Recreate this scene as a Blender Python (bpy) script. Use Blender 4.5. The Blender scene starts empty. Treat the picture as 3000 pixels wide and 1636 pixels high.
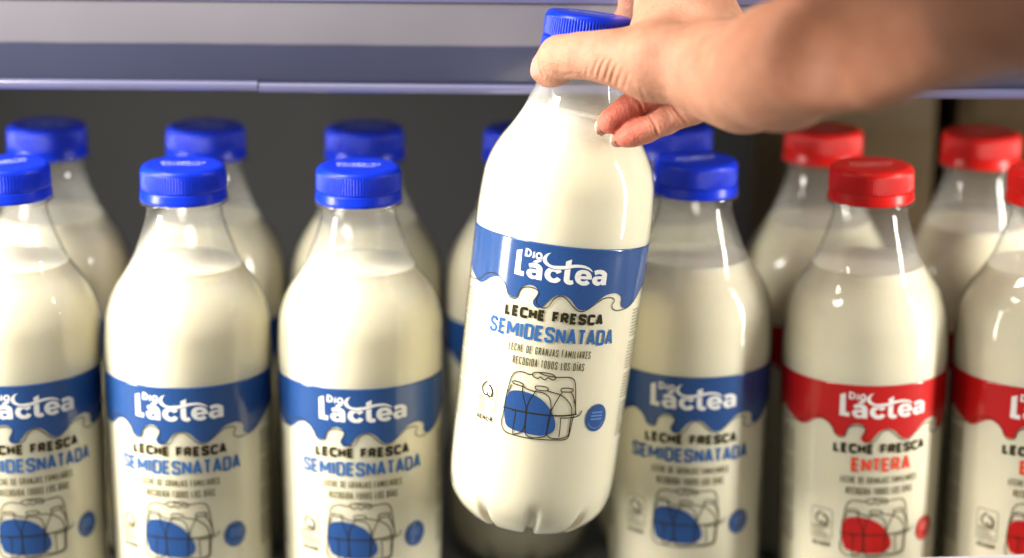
import bpy, bmesh, math, random
import numpy as np
from mathutils import Vector, Matrix
from mathutils.geometry import tessellate_polygon

SC = bpy.context.scene
COL = SC.collection
R = math.radians

# ---------------------------------------------------------------- camera
F, CX, CY = 5800.0, 1500.0, 818.0            # focal length / centre in photo pixels
PITCH, ROLL = R(15.7), R(0.5)
CAM = np.array([0.0, -0.927, 0.4475])
fwd = np.array([0.0, math.cos(PITCH), -math.sin(PITCH)])
rt0 = np.array([1.0, 0.0, 0.0])
up0 = np.cross(rt0, fwd)
rt = rt0 * math.cos(ROLL) + up0 * math.sin(ROLL)
up = -rt0 * math.sin(ROLL) + up0 * math.cos(ROLL)


def at(x, y, d):
    """world point seen at photo pixel (x, y) at depth d metres"""
    return CAM + d * (fwd + rt * (x - CX) / F - up * (y - CY) / F)


def atd(x, y, d):                             # same, in 2576-wide display pixels
    return at(x * 1.16459, y * 1.16459, d)


cd = bpy.data.cameras.new('camera')
cam = bpy.data.objects.new('camera', cd)
COL.objects.link(cam)
cd.sensor_width = 36.0
cd.lens = 36.0 * F / 3000.0
cam.matrix_world = Matrix(((rt[0], up[0], -fwd[0], CAM[0]), (rt[1], up[1], -fwd[1], CAM[1]),
                           (rt[2], up[2], -fwd[2], CAM[2]), (0, 0, 0, 1)))
cd.clip_start, cd.clip_end = 0.02, 60
cd.dof.use_dof = True
cd.dof.focus_distance = 0.896
cd.dof.aperture_fstop = 2.5
SC.camera = cam

# ---------------------------------------------------------------- light
w = bpy.data.worlds.new('World')
SC.world = w
w.use_nodes = True
bg = w.node_tree.nodes['Background']
bg.inputs[0].default_value = (1.0, 0.97, 0.90, 1)
bg.inputs[1].default_value = 0.29


def lamp(name, loc, target, sx, sy, power, col, spread=180):
    ld = bpy.data.lights.new(name, 'AREA')
    ld.shape = 'RECTANGLE'
    ld.size, ld.size_y, ld.energy, ld.color = sx, sy, power, col
    ld.spread = R(spread)
    o = bpy.data.objects.new(name, ld)
    COL.objects.link(o)
    o.location = loc
    d = Vector(target) - Vector(loc)
    o.rotation_euler = d.to_track_quat('-Z', 'Y').to_euler()
    return o


# the cabinet's two upright light strips, one at each side, and the shop ceiling
WARM = (1.0, 0.95, 0.86)
lamp('cabinet_light_strip', (-0.78, -0.22, 0.50), (0, 0.15, 0.46), 0.17, 1.0, 5.8, WARM, 68)
lamp('cabinet_light_strip', (0.66, -0.16, 0.52), (0, 0.20, 0.48), 0.05, 0.95, 3.9, WARM, 80)
lamp('canopy_light', (-0.56, -0.32, 0.84), (-0.10, -0.02, 0.16), 0.30, 0.30, 2.0, WARM, 60)  # added fill aimed at the front row, narrowed to keep off the forearm
lamp('ceiling_light', (-0.35, -0.62, 2.3), (0, -0.1, 0.2), 0.8, 0.8, 8.0, (1.0, 0.96, 0.9))

vs = SC.view_settings
SC.display_settings.display_device = 'sRGB'
vs.view_transform = 'Standard'
vs.look = 'None'
vs.exposure, vs.gamma = 0.0, 1.0
vs.use_curve_mapping = False
cy = SC.cycles
cy.use_denoising = True
cy.caustics_reflective = cy.caustics_refractive = False
cy.max_bounces, cy.transparent_max_bounces = 10, 24
cy.sample_clamp_indirect = 4.0

# ---------------------------------------------------------------- helpers


def link(name, me, mats, parent=None):
    o = bpy.data.objects.new(name, me)
    COL.objects.link(o)
    for m in (mats if isinstance(mats, (list, tuple)) else [mats]):
        if m.name not in me.materials:
            me.materials.append(m)
    if parent is not None:
        o.parent = parent
    return o


def tag(o, label=None, cat=None, group=None, kind=None):
    for k, v in (('label', label), ('category', cat), ('group', group), ('kind', kind)):
        if v:
            o[k] = v
    return o


def empty(name, loc=(0, 0, 0)):
    o = bpy.data.objects.new(name, None)
    COL.objects.link(o)
    o.location = loc
    o.empty_display_size = 0.02
    return o


def bm_mesh(name, bm, smooth=True, angle=40):
    me = bpy.data.meshes.new(name)
    bm.normal_update()
    bm.to_mesh(me)
    bm.free()
    if smooth:
        for p in me.polygons:
            p.use_smooth = True
        me.set_sharp_from_angle(angle=R(angle))
    return me


def box_mesh(name, size, bevel=0.0, segs=2):
    bm = bmesh.new()
    bmesh.ops.create_cube(bm, size=1.0)
    for v in bm.verts:
        v.co = Vector((v.co.x * size[0], v.co.y * size[1], v.co.z * size[2]))
    if bevel:
        bmesh.ops.bevel(bm, geom=bm.edges[:], offset=bevel, segments=segs, profile=0.5, affect='EDGES')
    return bm_mesh(name, bm)


def lathe(name, prof, seg, mod=None, close_top=False, close_bottom=False, angle=40):
    """prof: list of (r, z); mod(r, z, phi, k) -> (r, z)"""
    bm = bmesh.new()
    rings = []
    for k, (r, z) in enumerate(prof):
        ring = []
        for i in range(seg):
            a = 2 * math.pi * i / seg
            rr, zz = mod(r, z, a, k) if mod else (r, z)
            ring.append(bm.verts.new((rr * math.sin(a), -rr * math.cos(a), zz)))
        rings.append(ring)
    for a, b in zip(rings[:-1], rings[1:]):
        for i in range(seg):
            j = (i + 1) % seg
            bm.faces.new((a[i], a[j], b[j], b[i]))
    if close_bottom:
        bm.faces.new(rings[0][::-1])
    if close_top:
        bm.faces.new(rings[-1])
    bmesh.ops.recalc_face_normals(bm, faces=bm.faces[:])
    return bm_mesh(name, bm, angle=angle)


class NT:
    def __init__(s, name):
        s.m = bpy.data.materials.new(name)
        s.m.use_nodes = True
        s.n, s.l = s.m.node_tree.nodes, s.m.node_tree.links
        s.p = s.n['Principled BSDF']
        s.out = s.n['Material Output']

    def node(s, typ, **kw):
        nd = s.n.new(typ)
        for k, v in kw.items():
            setattr(nd, k, v)
        return nd

    def set(s, **kw):
        for k, v in kw.items():
            i = s.p.inputs[k.replace('_', ' ')]
            i.default_value = (v + (1,)) if isinstance(v, tuple) and len(v) == 3 and i.type == 'RGBA' else v
        return s

    def noise(s, scale, detail=3, coord='Object', rough=0.5):
        tc = s.node('ShaderNodeTexCoord')
        nz = s.node('ShaderNodeTexNoise')
        nz.inputs['Scale'].default_value = scale
        nz.inputs['Detail'].default_value = detail
        nz.inputs['Roughness'].default_value = rough
        s.l.new(tc.outputs[coord], nz.inputs['Vector'])
        return nz

    def ramp(s, src, stops):
        cr = s.node('ShaderNodeValToRGB')
        e = cr.color_ramp.elements
        while len(e) < len(stops):
            e.new(0.5)
        for el, (p, c) in zip(e, stops):
            el.position = p
            el.color = c + (1,) if len(c) == 3 else c
        s.l.new(src, cr.inputs[0])
        return cr

    def bump(s, src, strength, dist=0.001, chain=None):
        b = s.node('ShaderNodeBump')
        b.inputs['Strength'].default_value = strength
        b.inputs['Distance'].default_value = dist
        s.l.new(src, b.inputs['Height'])
        if chain is not None:
            s.l.new(chain.outputs[0], b.inputs['Normal'])
        s.l.new(b.outputs[0], s.p.inputs['Normal'])
        return b


def plain(name, col, rough=0.5, spec=0.5, var=0.12, scale=60, bump=0.0, bscale=200, coat=0.0):
    t = NT(name).set(Roughness=rough, Coat_Weight=coat)
    t.p.inputs['Specular IOR Level'].default_value = spec
    nz = t.noise(scale)
    c = t.ramp(nz.outputs[0], [(0.3, tuple(x * (1 - var) for x in col)), (0.7, tuple(min(1, x * (1 + var)) for x in col))])
    t.l.new(c.outputs[0], t.p.inputs['Base Color'])
    if bump:
        t.bump(t.noise(bscale).outputs[0], bump)
    return t.m


# ---------------------------------------------------------------- materials
def milk_mat():
    t = NT('milk').set(Base_Color=(0.895, 0.83, 0.635), Roughness=0.35, Subsurface_Weight=0.5, Subsurface_Scale=0.008)
    t.p.inputs['Subsurface Radius'].default_value = (1.0, 0.75, 0.35)
    t.p.inputs['Specular IOR Level'].default_value = 0.15
    return t.m


def shell_mat(film=False):
    """clear blown plastic: see-through wall with a clear gloss, cloudier at grazing angles"""
    t = NT('clear_plastic_film' if film else 'clear_plastic')
    t.n.remove(t.p)
    tr = t.node('ShaderNodeBsdfTransparent')
    gl = t.node('ShaderNodeBsdfGlossy')
    gl.inputs['Roughness'].default_value = 0.045
    df = t.node('ShaderNodeBsdfDiffuse')
    df.inputs[0].default_value = (0.8, 0.8, 0.8, 1)
    lw = t.node('ShaderNodeLayerWeight')
    pw = t.node('ShaderNodeMath', operation='POWER')
    t.l.new(lw.outputs['Facing'], pw.inputs[0])
    pw.inputs[1].default_value = 5.0
    ma = t.node('ShaderNodeMath', operation='MULTIPLY_ADD')
    t.l.new(pw.outputs[0], ma.inputs[0])
    ma.inputs[1].default_value, ma.inputs[2].default_value = 0.85, 0.045
    tint = t.ramp(lw.outputs['Facing'], [(0.0, (0.95, 0.95, 0.945)), (0.7, (0.87, 0.88, 0.87)), (0.94, (0.22, 0.23, 0.22))])
    t.l.new(tint.outputs[0], tr.inputs[0])
    wv = t.noise(55, 2)
    b = t.node('ShaderNodeBump')
    b.inputs['Strength'].default_value = 0.12
    b.inputs['Distance'].default_value = 0.002
    t.l.new(wv.outputs[0], b.inputs['Height'])
    t.l.new(b.outputs[0], gl.inputs['Normal'])
    cl = t.node('ShaderNodeMixShader')          # haze of the wall itself
    cl.inputs[0].default_value = 0.06
    t.l.new(tr.outputs[0], cl.inputs[1])
    t.l.new(df.outputs[0], cl.inputs[2])
    tc = t.node('ShaderNodeTexCoord')           # milk left clinging to the inside of the neck
    sx = t.node('ShaderNodeSeparateXYZ')
    t.l.new(tc.outputs['Object'], sx.inputs[0])
    nz = t.noise(70, 4)
    ad = t.node('ShaderNodeMath', operation='MULTIPLY_ADD')
    t.l.new(nz.outputs[0], ad.inputs[0])
    ad.inputs[1].default_value = 0.010
    t.l.new(sx.outputs[2], ad.inputs[2])
    st = [(0.190, 0.03), (0.199, 0.50), (0.206, 0.26), (0.216, 0.12), (0.236, 0.05)] if film else [(0.193, 0.02), (0.201, 0.30), (0.207, 0.18), (0.216, 0.09), (0.230, 0.03)]
    mr = t.ramp(ad.outputs[0], [(p, (v,) * 3) for p, v in st])
    t.l.new(mr.outputs[0], cl.inputs[0])
    df.inputs[0].default_value = (0.80, 0.79, 0.75, 1)
    mx = t.node('ShaderNodeMixShader')
    t.l.new(ma.outputs[0], mx.inputs[0])
    t.l.new(cl.outputs[0], mx.inputs[1])
    t.l.new(gl.outputs[0], mx.inputs[2])
    t.l.new(mx.outputs[0], t.out.inputs[0])
    return t.m


def ink(name, col, rough=0.55, coat=0.0):
    t = NT(name).set(Roughness=rough, Coat_Weight=coat, Coat_Roughness=0.13)
    t.p.inputs['Specular IOR Level'].default_value = 0.12
    nz = t.noise(900, 2)
    c = t.ramp(nz.outputs[0], [(0.3, tuple(x * 0.92 for x in col)), (0.7, tuple(x * 1.08 for x in col))])
    t.l.new(c.outputs[0], t.p.inputs['Base Color'])
    return t.m


def cap_mat(name, col):
    t = NT(name).set(Roughness=0.30)
    t.p.inputs['Specular IOR Level'].default_value = 0.26
    nz = t.noise(140, 4)
    c = t.ramp(nz.outputs[0], [(0.3, tuple(x * 0.93 for x in col)), (0.7, tuple(x * 1.07 for x in col))])
    t.l.new(c.outputs[0], t.p.inputs['Base Color'])
    t.bump(t.noise(700, 2).outputs[0], 0.06, 0.0004)
    return t.m


M_MILK = milk_mat()
M_SHELL = shell_mat()
M_FILM = shell_mat(True)
M_BLUE = ink('blue_ink', (0.015, 0.062, 0.215), 0.5, 0.8)
M_RED = ink('red_ink', (0.46, 0.007, 0.007), 0.5, 0.8)
M_WHITE = ink('white_ink', (0.72, 0.72, 0.70))
M_DARK = ink('dark_ink', (0.022, 0.02, 0.008))
M_OLIVE = ink('olive_ink', (0.07, 0.066, 0.028))
M_PALE = ink('pale_ink', (0.11, 0.11, 0.06))
M_TXTB = ink('blue_text_ink', (0.028, 0.115, 0.33))
M_TXTR = ink('red_text_ink', (0.70, 0.06, 0.03))
M_BADGE = ink('badge_line_ink', (0.10, 0.2, 0.5))
M_BADGER = ink('badge_line_ink_red', (0.75, 0.2, 0.18))
M_CAPB = cap_mat('blue_cap_plastic', (0.003, 0.026, 0.55))
M_CAPR = cap_mat('red_cap_plastic', (0.56, 0.009, 0.007))
M_PRINTB = plain('pale_date_ink', (0.55, 0.62, 0.95), 0.5)
M_PRINTR = plain('pale_red_date_ink', (0.85, 0.35, 0.33), 0.5)

TR = {'logo_L_0':[(-19.95,106.85),(-17.26,105.78),(-17.1,115.71),(-15.24,115.77),(-15.22,117.99),(-20.0,117.73)],'logo_D_0':[(-15.64,104.97),(-14.54,104.96),(-13.25,105.5),(-12.55,106.54),(-12.66,107.73),(-13.37,108.55),(-14.27,108.76),(-15.83,108.67)],'logo_D_1':[(-14.71,105.77),(-14.02,105.84),(-13.49,106.52),(-13.51,107.5),(-13.97,107.88),(-14.76,107.83)],'logo_i_0':[(-11.8,106.15),(-11.14,105.83),(-11.11,108.88),(-12.07,108.9)],'logo_as_0':[(-7.49,107.22),(-7.82,106.4),(-8.52,105.93),(-9.41,105.88),(-10.24,106.38),(-10.66,107.27),(-10.61,108.14),(-10.13,108.84),(-9.3,109.15),(-8.53,109.05),(-8.17,108.8),(-7.49,109.08)],'logo_as_1':[(-9.21,106.67),(-8.6,106.92),(-8.33,107.46),(-8.56,107.99),(-9.13,108.18),(-9.64,107.97),(-9.85,107.42),(-9.68,106.91)],'logo_ac_0':[(-11.6,110.57),(-9.77,109.31),(-7.38,109.39),(-9.37,110.67)],'logo_a1_0':[(-13.5,111.9),(-12.51,111.37),(-11.15,111.02),(-9.36,111.06),(-7.91,111.69),(-7.0,112.71),(-6.69,114.03),(-6.65,118.44),(-9.14,118.37),(-9.13,117.98),(-9.85,118.2),(-11.23,118.39),(-12.6,117.92),(-13.64,116.94),(-13.97,115.92),(-13.71,114.79),(-12.77,114.12),(-11.39,113.87),(-9.28,114.08),(-9.44,113.62),(-9.97,113.26),(-11.09,113.09),(-12.08,113.21),(-12.8,113.54)],'logo_a1_1':[(-11.41,115.64),(-10.8,115.37),(-9.29,115.55),(-9.32,116.44),(-10.02,116.86),(-10.82,116.81),(-11.39,116.32)],'logo_c_0':[(-4.07,112.25),(-1.64,112.68),(0.06,112.59),(1.42,112.51),(1.95,113.29),(-0.06,114.39),(-0.95,113.66),(-1.92,113.5),(-2.71,114.01),(-3.01,115.13),(-2.54,116.14),(-1.72,116.65),(-0.87,116.59),(-0.17,116.11),(0.18,115.81),(1.91,116.76),(1.54,117.55),(0.4,118.39),(-0.9,118.66),(-2.63,118.51),(-4.38,117.59),(-5.3,116.36),(-5.53,115.22),(-5.39,114.02),(-4.85,112.96)],'logo_tl_0':[(3.2,112.16),(5.73,111.53),(5.81,115.9),(6.08,116.55),(6.68,116.69),(7.33,116.53),(7.85,117.96),(7.2,118.51),(5.79,118.74),(4.39,118.3),(3.52,117.42),(3.21,116.18)],'logo_sw_0':[(-3.67,105.16),(-4.57,105.88),(-5.21,106.95),(-5.48,108.17),(-5.23,109.1),(-4.55,109.98),(-3.42,110.59),(-1.86,110.85),(0.58,110.66),(3.34,110.28),(3.27,108.34),(5.87,107.08),(5.86,109.56),(7.27,109.33),(9.57,109.18),(11.95,109.39),(13.83,110.06),(15.16,110.87),(16.38,112.23),(14.62,111.39),(12.93,110.8),(10.92,110.55),(8.59,110.58),(6.7,110.91),(4.86,111.45),(3.01,111.89),(0.97,112.25),(-1.11,112.33),(-3.05,112.02),(-4.85,111.39),(-6.32,110.45),(-7.09,109.21),(-7.1,108.03),(-6.56,106.87),(-5.53,105.93)],'logo_e_0':[(11.62,111.38),(13.24,111.57),(14.64,112.27),(15.62,113.4),(16.05,114.56),(16.03,115.59),(10.78,115.7),(11.12,116.42),(11.94,116.66),(13.1,116.39),(13.94,115.95),(15.4,117.25),(14.74,118.07),(13.39,118.53),(11.8,118.53),(10.14,117.96),(8.83,116.89),(8.16,115.48),(8.15,113.91),(8.83,112.48),(10.09,111.63)],'logo_e_1':[(10.73,114.29),(10.93,113.58),(11.87,113.18),(12.88,113.35),(13.56,114.2)],'logo_a2_0':[(16.82,111.68),(18.1,111.18),(19.99,111.0),(21.8,111.36),(23.19,112.34),(23.66,113.42),(23.64,118.01),(21.12,118.07),(21.03,117.48),(20.21,118.19),(18.73,118.31),(17.26,117.67),(16.47,116.51),(16.41,115.34),(17.11,114.42),(18.52,114.04),(21.09,113.93),(20.89,113.34),(20.07,112.96),(19.0,112.99),(17.62,113.62)],'logo_a2_1':[(18.8,115.65),(19.35,115.34),(20.98,115.31),(20.81,116.1),(20.08,116.57),(19.2,116.47)],'wave':[(-53.68,123.19),(-48.14,124.98),(-43.62,126.44),(-40.35,126.42),(-37.18,125.04),(-34.24,122.92),(-31.2,121.52),(-28.7,121.17),(-25.91,122.37),(-23.98,124.27),(-22.45,126.6),(-20.68,128.22),(-18.58,128.43),(-17.19,127.8),(-16.35,125.96),(-15.73,123.84),(-14.18,122.2),(-12.21,121.39),(-10.17,121.38),(-8.39,122.29),(-7.52,123.97),(-7.97,125.71),(-9.19,127.92),(-9.15,129.58),(-7.99,130.88),(-6.31,131.09),(-4.46,130.13),(-3.07,128.25),(-1.68,126.39),(0.07,124.82),(2.22,124.05),(4.47,123.96),(6.52,124.75),(8.35,126.25),(9.92,128.12),(11.79,129.66),(13.54,130.06),(15.55,129.63),(18.11,127.88),(20.7,125.66),(23.74,123.32),(27.16,122.21),(30.59,122.11),(33.65,123.37),(34.76,125.13),(34.69,127.15),(35.24,128.55),(37.61,129.61),(40.5,129.47),(44.15,128.15),(46.71,126.46),(48.72,124.71)],'line':[(-44.55,125.99),(-41.05,124.8),(-37.79,121.99),(-34.66,120.56),(-31.69,120.03),(-28.85,120.2),(-26.0,121.72),(-23.61,124.02),(-22.17,127.21),(-20.61,128.7),(-18.33,128.88),(-16.99,127.93),(-16.41,125.47),(-15.4,123.6),(-13.09,122.58),(-10.39,122.32),(-7.96,123.05),(-6.97,124.38),(-7.56,126.31),(-7.85,128.02),(-7.0,129.54),(-5.04,130.72),(-3.1,130.59),(-1.65,129.21),(-0.35,126.71),(1.38,124.99),(3.23,124.33),(4.92,124.91),(6.73,126.39),(8.61,128.23),(10.84,130.06),(13.28,130.67),(15.59,129.96),(18.47,127.87),(21.79,125.49),(23.9,124.32),(27.06,123.98),(29.27,124.47),(30.06,125.68),(28.95,127.48),(29.7,129.2),(32.18,130.28),(35.61,130.2),(39.9,129.51),(44.69,127.54)],'crate_0':[(17.2,178.87),(15.85,168.62),(14.9,164.1),(13.63,162.31),(11.54,161.7),(8.74,161.88),(5.44,162.11)],'crate_1':[(-5.56,162.13),(-7.21,162.36),(-9.24,161.88),(-11.53,161.95),(-13.76,162.92),(-15.12,165.19),(-15.78,168.45),(-16.77,175.21),(-17.06,182.7),(-17.63,186.84),(-16.6,190.04),(-14.39,191.54),(-11.04,191.97),(-6.95,192.19),(-1.28,192.28),(4.28,192.03),(9.9,191.72),(13.34,191.42),(15.23,190.07),(15.8,185.76),(16.34,179.16)],'crate_2':[(-5.42,162.11),(-4.83,161.25),(-3.22,160.86),(0.32,160.64),(3.65,160.94),(5.3,162.04),(5.29,163.03),(4.25,163.56),(3.1,163.12),(1.95,162.69),(0.97,163.66),(0.16,163.77),(-0.72,163.32),(-1.61,162.74),(-2.61,163.59),(-4.02,163.38),(-5.07,162.7),(-5.42,162.11)],'crate_3':[(-2.39,160.87),(0.46,161.75),(3.23,161.98),(5.44,162.11)],'crate_4':[(-14.42,167.16),(-13.3,166.64),(-10.63,166.95),(-9.12,167.52),(-9.18,168.24),(-9.86,168.51),(-12.22,168.21),(-14.03,167.93),(-14.42,167.16)],'crate_5':[(-14.54,168.61),(-15.2,170.6),(-16.41,173.14),(-16.86,176.94),(-17.06,182.7)],'crate_6':[(-9.18,168.24),(-9.05,170.48),(-8.05,173.98),(-6.8,177.17),(-6.25,180.49),(-6.12,185.04),(-6.54,188.54),(-8.02,190.52),(-11.08,191.69)],'crate_7':[(-9.16,168.37),(-6.91,169.38),(-4.05,169.9),(-1.28,169.91),(1.54,170.39),(3.67,171.98),(4.71,174.72),(5.11,177.81),(4.59,183.56),(4.53,189.57)],'crate_8':[(-3.47,167.82),(-2.98,167.32),(-0.26,167.02),(2.27,167.46),(2.65,168.27),(1.91,168.92),(-0.55,169.1),(-2.79,168.85),(-3.47,167.82)],'crate_9':[(-2.74,169.27),(-3.84,171.57),(-5.18,174.34),(-5.94,177.31),(-5.98,180.45),(-5.84,184.99),(-5.57,189.52),(-4.22,191.3),(-1.35,191.72),(2.74,190.91),(4.29,189.88),(4.68,186.41),(5.25,178.93),(6.33,175.41),(8.27,170.99),(9.4,168.92)],'crate_10':[(2.18,168.89),(5.57,169.52),(8.73,170.24),(11.51,171.92),(13.87,174.37),(15.16,177.19),(15.33,181.47),(15.2,185.77),(15.1,189.22),(13.2,190.42),(9.83,191.15),(6.38,190.83),(4.53,189.57)],'crate_11':[(8.57,167.99),(9.17,167.18),(11.66,166.79),(14.01,167.11),(14.4,167.81),(13.63,168.55),(10.78,168.69),(9.08,168.66),(8.57,167.99)],'crate_12':[(13.65,168.69),(15.6,172.04),(17.5,178.87)],'crate_13':[(-17.57,179.96),(-14.31,180.08),(-9.85,180.3),(-5.56,180.38),(0.02,180.39),(5.57,180.33),(11.19,180.05),(15.48,179.47),(17.83,179.01)],'crate_14':[(10.19,181.11),(14.21,180.93),(17.72,180.3),(19.7,179.16),(20.2,177.3)],'crate_15':[(10.19,181.11),(10.56,185.95),(10.57,190.25)],'crate_16':[(-13.04,180.66),(-11.26,180.72),(-11.15,183.98),(-11.42,187.75),(-11.4,191.47)],'blob':[(-12.46,171.01),(-9.59,170.72),(-6.14,171.09),(-2.4,172.05),(0.85,173.74),(3.66,176.25),(5.98,179.15),(7.71,182.71),(8.22,185.53),(7.64,187.58),(5.88,189.16),(2.65,190.2),(-1.51,190.45),(-5.48,190.22),(-9.25,189.9),(-12.87,189.2),(-15.15,187.99),(-16.07,185.62),(-16.76,182.63),(-16.8,178.64),(-16.5,174.87),(-15.55,172.66),(-14.18,171.51)],'sym_0':[(-27.76,170.3),(-29.85,171.95),(-30.76,173.91),(-30.08,175.73),(-28.54,176.74),(-27.03,176.62),(-27.27,174.97)],'sym_1':[(-27.19,171.66),(-25.42,172.48),(-24.47,174.24),(-24.54,176.25),(-25.31,177.17),(-27.03,176.62)]}

# ---------------------------------------------------------------- the shelf unit
def struct(name, me, m, loc=(0, 0, 0), rot=(0, 0, 0)):
    o = link(name, me, m)
    o.location, o.rotation_euler = loc, rot
    o['kind'] = 'structure'
    return o


M_WALL = plain('grey_back_panel', (0.057, 0.057, 0.059), 0.55, 0.3, 0.05, 8, 0.03, 300)
M_SHELF = plain('grey_shelf_metal', (0.30, 0.31, 0.31), 0.4, 0.5, 0.08, 20)
M_STRIP = plain('pale_price_paper', (0.27, 0.26, 0.30), 0.4, 0.4, 0.06, 9, coat=0.4)
M_NAVY = plain('blue_grey_price_film', (0.042, 0.048, 0.10), 0.3, 0.5, 0.12, 7, coat=0.3)
M_LIP = plain('violet_clear_lip', (0.10, 0.10, 0.19), 0.18, 0.6, 0.12, 12, coat=0.6)
M_KRAFT = plain('brown_cardboard', (0.066, 0.043, 0.020), 0.75, 0.2, 0.25, 14, 0.05, 500)
M_CHROME = plain('pale_rail_plastic', (0.55, 0.53, 0.6), 0.3, 0.5, 0.05, 20)

HB = 0.243
SZ = 0.98                                      # the standing bottles sit a little lower than the lifted one
ZS = HB * (1 - SZ)
struct('back_wall', box_mesh('back_wall', (2.4, 0.02, 1.4)), M_WALL, (0, 0.40, 0.45))
struct('shelf', box_mesh('shelf', (2.0, 0.45, 0.016), 0.002), M_SHELF, (0, 0.155, -0.008 + ZS))

# upper shelf: a slab with two price rails clipped along its front edge
zlip = at(750, 270, 0.90)
YR = 0.012


def on_plane(px, py, y):                       # world point on the plane Y = y under a photo pixel
    d = at(px, py, 1.0) - CAM
    return CAM + d * ((y - CAM[1]) / d[1])


z_bot = on_plane(1500, 278, YR)[2]
z_mid = on_plane(1500, 246, YR)[2]
z_dark = on_plane(1500, 137, YR)[2]
z_top = on_plane(1500, 14, YR)[2]
x_seam = on_plane(757, 260, YR)[0]
struct('upper_shelf', box_mesh('upper_shelf', (2.0, 0.36, 0.018), 0.002), M_SHELF, (0, 0.205, z_dark + 0.004))


def extr(name, prof, x0, x1):
    """closed (y, z) outline pushed along x"""
    bm = bmesh.new()
    a = [bm.verts.new((x0, y, z)) for y, z in prof]
    b = [bm.verts.new((x1, y, z)) for y, z in prof]
    n = len(prof)
    for i in range(n):
        bm.faces.new((a[i], a[(i + 1) % n], b[(i + 1) % n], b[i]))
    bm.faces.new(a[::-1])
    bm.faces.new(b)
    bmesh.ops.recalc_face_normals(bm, faces=bm.faces[:])
    return bm_mesh(name, bm, angle=25)


def strip_mat(h0, h1):
    """printed insert: pale lilac paper over a blue-grey band, scuffed"""
    t = NT('printed_insert').set(Roughness=0.38, Coat_Weight=0.5, Coat_Roughness=0.12)
    tc = t.node('ShaderNodeTexCoord')
    sx = t.node('ShaderNodeSeparateXYZ')
    t.l.new(tc.outputs['Object'], sx.inputs[0])
    nz = t.noise(30, 3)
    ad = t.node('ShaderNodeMath', operation='MULTIPLY_ADD')
    t.l.new(nz.outputs[0], ad.inputs[0])
    ad.inputs[1].default_value = 0.0008
    t.l.new(sx.outputs[2], ad.inputs[2])
    mr = t.node('ShaderNodeMapRange')
    t.l.new(ad.outputs[0], mr.inputs[0])
    mr.inputs[1].default_value, mr.inputs[2].default_value = h0, h1
    mx = t.node('ShaderNodeMix', data_type='RGBA')
    t.l.new(mr.outputs[0], mx.inputs[0])
    n2 = t.noise(7, 4)
    c1 = t.ramp(n2.outputs[0], [(0.3, (0.025, 0.028, 0.060)), (0.7, (0.036, 0.040, 0.079))])
    c2 = t.ramp(n2.outputs[0], [(0.3, (0.125, 0.118, 0.14)), (0.7, (0.16, 0.152, 0.175))])
    t.l.new(c1.outputs[0], mx.inputs[6])
    t.l.new(c2.outputs[0], mx.inputs[7])
    t.l.new(mx.outputs[2], t.p.inputs['Base Color'])
    return t.m


zt, zm, zd = z_top - z_bot, z_mid - z_bot, z_dark - z_bot
rail = tag(empty('price_rail', (x_seam, YR, z_bot)), 'long lilac and blue-grey price rail along the front of the upper shelf', 'price rail')
link('rail_backing', extr('rail_backing', [(0.004, 0.0015), (0.007, 0.0015), (0.007, zt + 0.006), (0.0015, zt + 0.006), (0.0015, zt + 0.0005), (0.004, zt + 0.0005)], -0.7, 0.85), M_LIP, rail)
ins = [(0.0036, zt)]
for k in range(13):                            # gently bowed card
    q = k / 12
    ins.append((0.0008 + 0.0016 * (2 * q - 1) ** 2, zt + (zm - zt) * q))
ins.append((0.0036, zm))
link('printed_insert', extr('printed_insert', ins, -0.7, 0.85), strip_mat(zd - 0.0004, zd + 0.0014), rail)
for x0, x1, dz in ((-0.7, -0.0003, 0.0006), (0.0003, 0.85, 0.0)):
    pr = [(0.0, zm - 0.0005 + dz)]
    for k in range(9):                         # rounded clear lip
        a = math.pi * k / 8
        pr.append((-0.0004 - 0.0016 * math.sin(a), zm - 0.0008 + dz - (zm - 0.0008) * (1 - math.cos(a)) / 2))
    pr += [(0.0035, dz), (0.0035, zm - 0.0005 + dz)]
    link('clear_lip', extr('clear_lip', pr, x0, x1), M_LIP, rail)

# small pale ticket rail poking up at the lower right of the lower shelf
pa, pb = on_plane(2700, 1634, -0.062), on_plane(3010, 1624, -0.062)
tl = link('ticket_holder', box_mesh('ticket_holder', (0.16, 0.003, 0.06), 0.001), M_CHROME)
tag(tl, 'pale lilac ticket holder at the shelf edge below the red capped bottles', 'ticket holder')
dirv = Vector(pb - pa)
tl.rotation_euler = (0, -math.atan2(dirv.z, dirv.x), 0)
mid = Vector(on_plane(2930, 1626.5, -0.062))
tl.location = mid + Vector((0.03, 0, 0.0)) - Vector((0, 0, 0.03 - 0.001))


def carton(loc, size, rz, label):
    root = tag(empty('cardboard_carton', loc), label, 'carton', 'brown cartons at the back')
    root.rotation_euler = (0, 0, rz)
    b = link('carton_body', box_mesh('carton_body', size, 0.004), M_KRAFT, root)
    b.location = (0, 0, size[2] / 2)
    t = link('tape', box_mesh('tape', (size[0] * 0.9, 0.0006, 0.03), 0.0002), plain('brown_tape', (0.075, 0.052, 0.026), 0.6, 0.2), root)
    t.location = (0, -size[1] / 2 - 0.0005, size[2] * 0.82)


carton((0.200, 0.27, ZS), (0.086, 0.15, 0.285), R(1), 'narrow brown carton at the back, behind the first red capped bottle')
carton((0.347, 0.28, ZS), (0.17, 0.15, 0.29), R(-3), 'brown carton at the far right back, past the dark gap')

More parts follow.
